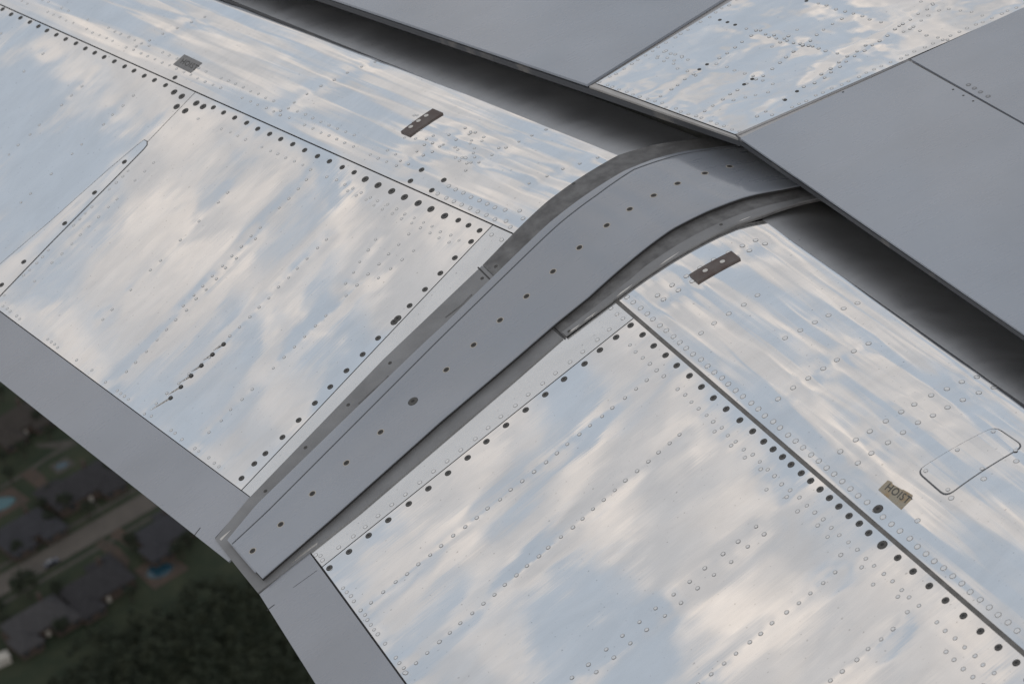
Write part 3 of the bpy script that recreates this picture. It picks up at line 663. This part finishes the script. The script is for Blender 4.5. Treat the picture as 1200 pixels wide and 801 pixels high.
for q in range(len(rings)-2): Fc += [(1+q*kk+i, 1+(q+1)*kk+i, 1+(q+1)*kk+(i+1) % kk, 1+q*kk+(i+1) % kk) for i in range(kk)]
struct('ground', V, Fc, M['grass'])
# road, kerbs and pavements: a straight street seen through the corner
rA, rB = G(0, 690), G(140, 609.5); rd = nrm((rB-rA)*np.array([1, 1, 0])); rn = np.array([-rd[1], rd[0], 0.0])
rw = abs(np.dot(G(50, 645)-G(50, 670), rn)); RC = (G(50, 645)+G(50, 670))/2
def ribbon(name, off, width, z, mt, l0=-260, l1=320, kerb=0.0):
    V = []
    for l in (l0, l1):
        for sgn in (-1, 1):
            p = RC+rd*l+rn*(off+sgn*width/2); V.append((p[0], p[1], GZ+z))
    if kerb:
        V += [(x, y, GZ) for x, y, _ in V]
        return struct(name, V, [(0, 1, 3, 2), (0, 2, 6, 4), (1, 5, 7, 3)], mt)
    return struct(name, V, [(0, 1, 3, 2)], mt)
sgn = 1 if np.dot(G(50, 600)-RC, rn) > 0 else -1        # +sgn = far side of the street
ribbon('road', 0, rw, .02, M['road'])
ribbon('kerb', sgn*(rw/2+.1), .3, .14, M['walk'], kerb=1); ribbon('kerb', -sgn*(rw/2+.1), .3, .14, M['walk'], kerb=1)
ribbon('pavement', sgn*(rw/2+3.4), 1.6, .06, M['walk'], kerb=1); ribbon('pavement', -sgn*(rw/2+3.4), 1.6, .06, M['walk'], kerb=1)
def slab(name, pts, mt, z=.08):
    P = [G(*p) for p in pts]; n = len(P)
    V = [(p[0], p[1], GZ+z) for p in P]+[(p[0], p[1], GZ) for p in P]
    return struct(name, V, [tuple(range(n))]+[(i, n+i, n+(i+1) % n, (i+1) % n) for i in range(n)], mt)
slab('driveway', [(112, 638), (121, 631), (138, 640), (152, 655), (150, 668), (141, 668), (134, 655)], M['drive'], .10)
slab('driveway', [(128, 628), (139, 618), (152, 625), (158, 634), (150, 640), (141, 634)], M['drive'], .11)
slab('driveway', [(0, 742), (8, 738), (25, 752), (48, 752), (50, 764), (30, 768), (12, 762)], M['drive'], .10)
slab('driveway', [(22, 556), (40, 548), (50, 556), (58, 566), (46, 574), (36, 566)], M['drive'], .10)
slab('driveway', [(10, 511), (30, 505), (34, 516), (16, 521)], M['drive'], .10)
slab('footpath', [(0, 570), (22, 557), (62, 530), (90, 517), (91, 520), (62, 534), (24, 560), (0, 574)], M['walk'], .09)
slab('footpath', [(106, 583), (109, 582), (121, 600), (118, 601)], M['walk'], .09)
slab('footpath', [(42, 520), (88, 515), (78, 526), (44, 524)], M['walk'], .12)

def pool(label, px, py, w_, d_, mt, deckm):
    c = G(px, py); t = Thing('swimming_pool', label, 'pool', c, 'garden pools')
    k = 20; ang = math.atan2(rd[1], rd[0])
    blob = [(w_/2*math.cos(q)*(1+.18*math.cos(2*q+.6)), d_/2*math.sin(q)*(1+.15*math.sin(q))) for q in np.linspace(0, 2*math.pi, k, endpoint=False)]
    dk = [(-w_*.85, -d_*.85), (w_*.95, -d_*.8), (w_*.9, d_*.9), (-w_*.75, d_*.95)]
    gmesh('deck', [(x, y, .15) for x, y in dk]+[(x, y, 0) for x, y in dk], [(0, 1, 2, 3)]+[(i, 4+i, 4+(i+1) % 4, (i+1) % 4) for i in range(4)], deckm, t.o, (0, 0, 0), ang)
    gmesh('coping', [(x*1.1, y*1.1, .22) for x, y in blob]+[(x*1.1, y*1.1, .1) for x, y in blob]+[(x, y, .22) for x, y in blob],
          [(i, k+i, k+(i+1) % k, (i+1) % k) for i in range(k)]+[(i, (i+1) % k, 2*k+(i+1) % k, 2*k+i) for i in range(k)], M['walk'], t.o, (0, 0, 0), ang)
    gmesh('water', [(x, y, .19) for x, y in blob], [tuple(range(k))], mt, t.o, (0, 0, 0), ang)
pool('small blue kidney pool on a tan deck behind the slate roofed corner house', 188, 669, 6.5, 7, M['pool2'], M['drive'])
pool('bright turquoise pool beside the low house across the street', 3, 591, 7, 6.5, M['pool'], M['drive'])
pool('dim teal pool set in a pale curved terrace', 73, 546, 3.6, 3.4, M['pool2'], M['walk'])

def hip(w_, d_, z0, rise, cx=0, cy=0, along_x=True, ov=.6):
    """Hip roof: returns verts, faces."""
    W2, D2 = w_/2+ov, d_/2+ov
    if along_x: r_ = max(W2-D2, .3); A = [(-r_, 0), (r_, 0)]
    else: r_ = max(D2-W2, .3); A = [(0, -r_), (0, r_)]
    V = [(-W2, -D2, z0), (W2, -D2, z0), (W2, D2, z0), (-W2, D2, z0), (*A[0], z0+rise), (*A[1], z0+rise)]
    V += [(x, y, z0-.25) for x, y, _ in V[:4]]
    if along_x: F = [(0, 1, 5, 4), (1, 2, 5), (2, 3, 4, 5), (3, 0, 4)]
    else: F = [(0, 1, 4), (1, 2, 5, 4), (2, 3, 5), (3, 0, 4, 5)]
    F += [(0, 6, 7, 1), (1, 7, 8, 2), (2, 8, 9, 3), (3, 9, 6, 0), (6, 9, 8, 7)]
    return [(x+cx, y+cy, z) for x, y, z in V], F
def boxv(x0, x1, y0, y1, z0, z1):
    return [(x0, y0, z0), (x1, y0, z0), (x1, y1, z0), (x0, y1, z0), (x0, y0, z1), (x1, y0, z1), (x1, y1, z1), (x0, y1, z1)], [(0, 3, 2, 1), (4, 5, 6, 7), (0, 1, 5, 4), (1, 2, 6, 5), (2, 3, 7, 6), (3, 0, 4, 7)]
def house(label, px, py, blocks, roof, turn=0.0, flipy=1):
    """blocks: (cx, cy, w, d, eave height, roof rise, ridge along x)."""
    c = G(px, py, 4.0); c = np.array([c[0], c[1], GZ]); t = Thing('house', label, 'house', c, 'houses along the street')
    ang = math.atan2(rd[1], rd[0])+turn; zero = (0, 0, 0); blocks = [(a*.84, b_*.84, c_*.84, d*.84, e*.95, f_*.84, g_) for a, b_, c_, d, e, f_, g_ in blocks]
    for i, (cx, cy, w_, d_, ez, rise, ax) in enumerate(blocks):
        v, f = boxv(cx-w_/2, cx+w_/2, cy-d_/2, cy+d_/2, 0, ez-.05*i-.02); gmesh('wall', v, f, M['brick'], t.o, zero, ang)
        v, f = hip(w_, d_, ez-.05*i, rise, cx, cy, ax); ro = gmesh('roof', v, f, roof, t.o, zero, ang)
        if i == 0:
            v, f = boxv(cx+w_*.18, cx+w_*.18+1.1, cy+d_*.18, cy+d_*.18+.9, ez+.5, ez+rise+1.0); gmesh('chimney', v, f, M['brick'], ro)
        for sx in (-.3, .3):
            for sy in (-1, 1):
                x0 = cx+w_*sx; y0 = cy+sy*(d_/2+.03)
                v, f = boxv(x0-.8, x0+.8, y0-.04, y0+.04, 1.0, min(2.5, ez-.5)); gmesh('window', v, f, M['glass'], t.o, zero, ang)
    cx, cy, w_, d_, ez, _, _ = blocks[0]
    v, f = boxv(cx-.6, cx+.6, cy-d_/2-.1, cy-d_/2+.02, 0, 2.1); gmesh('door', v, f, M['trim'], t.o, zero, ang)
    cx, cy, w_, d_, ez, _, _ = blocks[-1]
    v, f = boxv(cx-w_*.36, cx+w_*.36, cy+d_/2-.02, cy+d_/2+.09, 0, 2.3); gmesh('garage_door', v, f, M['trim'], t.o, zero, ang)
house('big slate roofed house between the street and the small blue pool', 192, 619, [(0, 0, 17, 13, 3.6, 5.0, True), (-7, -6, 8, 9, 3.0, 3.4, False), (6, 6.5, 8, 9, 3.0, 3.2, False)], ROOFS[0])
house('broad charcoal roofed house next to the salmon driveway, backing onto the wood', 112, 682, [(0, 0, 21, 14, 3.6, 5.6, True), (7, 7, 9, 10, 3.0, 3.6, False), (-7.5, -7, 8, 9, 3.0, 3.2, False)], ROOFS[1])
house('weathered grey roofed house beside the round street tree', 42, 722, [(0, 0, 20, 13, 3.6, 5.2, True), (-8, -6.5, 8, 9, 3.0, 3.4, False), (6.5, -6, 9, 8, 3.0, 3.2, False)], ROOFS[3])
house('wide dark roofed house across the street with the pale curved terrace', 92, 566, [(0, 0, 24, 14, 3.6, 5.0, True), (8, -7, 8, 9, 3.0, 3.2, False), (-8, 6, 9, 9, 3.0, 3.4, False)], ROOFS[1])
house('low dark roofed house across the street with the bright turquoise pool', 26, 617, [(0, 0, 19, 13, 3.4, 4.6, True), (7, -6.5, 8, 8, 3.0, 3.0, False), (-5, -6, 8, 8, 3, 3, False)], ROOFS[0])
house('brown roofed house far back with a tan forecourt', 17, 490, [(0, 0, 20, 13, 3.4, 4.8, True), (-6, -7, 8, 9, 3.0, 3.2, False), (7, -6, 8, 8, 3.0, 3.0, False)], ROOFS[2])
sh = Thing('garden_shed', 'small pale roofed shed past the last tan driveway', 'shed', G(4, 776))
v, f = boxv(-2, 2, -1.6, 1.6, 0, 2.3); gmesh('wall', v, f, M['trim'], sh.o); v, f = hip(4, 3.2, 2.32, 1.2, ov=.25); gmesh('roof', v, f, M['trim'], sh.o)

# parked car
cg = G(61, 661); CT = Thing('parked_car', 'dark blue car with pale roof parked at the kerb', 'car', (cg[0], cg[1], GZ+.02)); ca = math.atan2(rd[1], rd[0])
M['carp'] = mat('car_paint', (.03, .035, .055), .25, .2, .5, coat=.6); M['tyre'] = mat('tyre', (.01, .01, .01), .8); M['carroof'] = mat('car_roof', (.13, .14, .16), .3)
prof_ = [(-2.3, .35), (-2.3, .8), (-1.5, .92), (-.75, .95), (1.3, .95), (2.2, .82), (2.25, .35)]
V = [(x, y, z) for y in (-.9, .9) for x, z in prof_]; k = len(prof_)
gmesh('body', V, [tuple(range(k))[::-1], tuple(range(k, 2*k))]+[(i, (i+1) % k, k+(i+1) % k, k+i) for i in range(k)], M['carp'], CT.o, (0, 0, 0), ca)
gmesh('cabin_glass', [(-1.7, -.82, .93), (1.1, -.82, .96), (1.1, .82, .96), (-1.7, .82, .93), (-1.2, -.68, 1.42), (.45, -.68, 1.42), (.45, .68, 1.42), (-1.2, .68, 1.42)], [(0, 1, 5, 4), (1, 2, 6, 5), (2, 3, 7, 6), (3, 0, 4, 7)], M['glass'], CT.o, (0, 0, 0), ca)
v, f = boxv(-1.22, .47, -.7, .7, 1.42, 1.47); gmesh('roof', v, f, M['carroof'], CT.o, (0, 0, 0), ca)
for x in (-1.4, 1.4):
    for y in (-.85, .85):
        ws = [(x+.33*math.cos(q), y+dy, .33+.33*math.sin(q)) for dy in (-.1, .1) for q in np.linspace(0, 2*math.pi, 12, endpoint=False)]
        gmesh('wheel', ws, [tuple(range(12)), tuple(range(12, 24))[::-1]]+[(i, (i+1) % 12, 12+(i+1) % 12, 12+i) for i in range(12)], M['tyre'], CT.o, (0, 0, 0), ca)

# trees: clumps of small leaf faces through the crown
def leaf_cloud(n, rx, rz, zc, leaf, rng):
    nc = max(5, n//45); cen = rng.normal(0, 1, (nc, 3)); cen /= np.linalg.norm(cen, axis=1)[:, None]; cen *= rng.uniform(.35, .85, (nc, 1))
    c = cen[rng.integers(0, nc, n)]+rng.normal(0, .17, (n, 3)); c = c*np.array([rx, rx, rz])+np.array([0, 0, zc])
    a = rng.normal(0, 1, (n, 3)); a /= np.linalg.norm(a, axis=1)[:, None]; b = np.cross(a, rng.normal(0, 1, (n, 3))); b /= np.linalg.norm(b, axis=1)[:, None]
    s_ = leaf*rng.uniform(.6, 1.3, (n, 1)); V = np.stack([c-a*s_-b*s_*.6, c+a*s_-b*s_*.5, c+a*s_+b*s_*.6, c-a*s_+b*s_*.5], 1).reshape(-1, 3)
    return V
def mesh_quads(name, V, mt):
    n = len(V)//4; me = bpy.data.meshes.new(name); me.from_pydata(V.tolist(), [], np.arange(n*4).reshape(n, 4).tolist()); me.materials.append(mt); me.update(); return me
def trunk_mesh(h, r):
    k = 8; V = [(r*q*math.cos(a), r*q*math.sin(a), z) for q, z in ((1.3, 0), (.9, h*.4), (.55, h)) for a in np.linspace(0, 2*math.pi, k, endpoint=False)]
    F = [(j*k+i, j*k+(i+1) % k, (j+1)*k+(i+1) % k, (j+1)*k+i) for j in range(2) for i in range(k)]
    for q in range(4):                                                   # limbs
        a = q*1.6+.3; b = len(V); d = np.array([math.cos(a), math.sin(a), .8])*h*.45; p = np.array([0, 0, h*.75])
        V += [tuple(p+np.array(o)*r*.4) for o in ((1, 0, 0), (0, 1, 0), (-1, -1, 0))]+[tuple(p+d)]
        F += [(b, b+1, b+3), (b+1, b+2, b+3), (b+2, b, b+3)]
    me = bpy.data.meshes.new('trunk'); me.from_pydata(V, [], F); me.materials.append(M['bark']); me.update(); return me
crowns = [mesh_quads('crown', leaf_cloud(1100, 1, .9, 0, .085, np.random.default_rng(k)), M['leaf']) for k in range(3)]
TRK = trunk_mesh(3.2, .22)
def tree(px, py, r, label, group, k):
    c = G(px, py); t = Thing('tree', label, 'tree', c, group); t.o.rotation_euler = (0, 0, k*1.3)
    link('trunk', TRK, t.o); o = link('crown', crowns[k % 3], t.o, (0, 0, 2.2+r*.85)); o.scale = (r, r, r)
tree(35, 700, 4.0, 'round dark street tree standing alone by the kerb', None, 0)
tp = [(3, 470), (30, 470), (48, 500), (6, 545), (60, 515), (30, 535), (14, 565), (64, 585), (52, 600), (80, 600), (4, 640), (24, 652), (60, 620), (44, 628), (130, 560), (105, 605), (156, 644), (70, 702), (2, 722), (10, 740), (215, 655), (222, 640), (75, 745), (156, 705)]
TLAB = [('small dark tree crowding the brown roofed house', range(0, 3)), ('small dark tree on the lawn between the tan forecourt and the turquoise pool', (3, 5, 6)),
        ('lone small tree by the forked pale footpath', (4,)), ('front garden tree between the low house and the street', (7, 8, 12, 13)), ('small tree on the far verge where the street leaves the houses', (10, 11)),
        ('small tree on the front lawn of the wide house with the terrace', (9, 14, 15)), ('small tree squeezed between the two salmon driveways', (16,)), ('small dark tree hugging the weathered grey roofed house', (17, 18, 19)),
        ('small tree shading the side of the slate roofed corner house', (20, 21)), ('back garden tree at the edge of the wood', (22, 23))]
for lab, ks in TLAB:
    for k in ks: tree(tp[k][0], tp[k][1], random.uniform(1.6, 2.7), lab, lab.replace('small ', '').replace('tree', 'trees') if len(ks) > 1 else None, k)
# the wood behind the gardens: one dark mass of crowns
rngw = np.random.default_rng(3); VV = []
q0 = [G(x, y)[:2] for x, y in ((70, 815), (122, 752), (190, 738), (250, 700), (420, 668), (520, 800), (420, 960), (40, 960))]
def inside(p):
    c = False; n = len(q0)
    for i in range(n):
        a, b = q0[i], q0[i-1]
        if (a[1] > p[1]) != (b[1] > p[1]) and p[0] < (b[0]-a[0])*(p[1]-a[1])/(b[1]-a[1])+a[0]: c = not c
    return c
lo_, hi_ = np.min(q0, 0), np.max(q0, 0); wc = G(240, 760); cnt = 0
for gx in np.arange(lo_[0], hi_[0], 4.6):
    for gy in np.arange(lo_[1], hi_[1], 4.6):
        p = np.array([gx, gy])+rngw.uniform(-2, 2, 2)
        if not inside(p) or cnt > 420: continue
        cnt += 1; r = rngw.uniform(2.6, 4.2); VV.append(leaf_cloud(260, r, r*.9, 5.5+rngw.uniform(-1.5, 2.5), .36, rngw)+np.array([p[0]-wc[0], p[1]-wc[1], 0]))
wd = link('woodland', mesh_quads('woodland', np.concatenate(VV), M['leaf']), None, (wc[0], wc[1], GZ))
wd['kind'] = 'stuff'; wd['label'] = 'dense dark green wood behind the gardens'; wd['category'] = 'wood'
print('GROUND', rw, cnt, [np.round(G(*p)-G(115, 685), 1).tolist() for p in ((190, 630), (40, 722), (92, 562))])
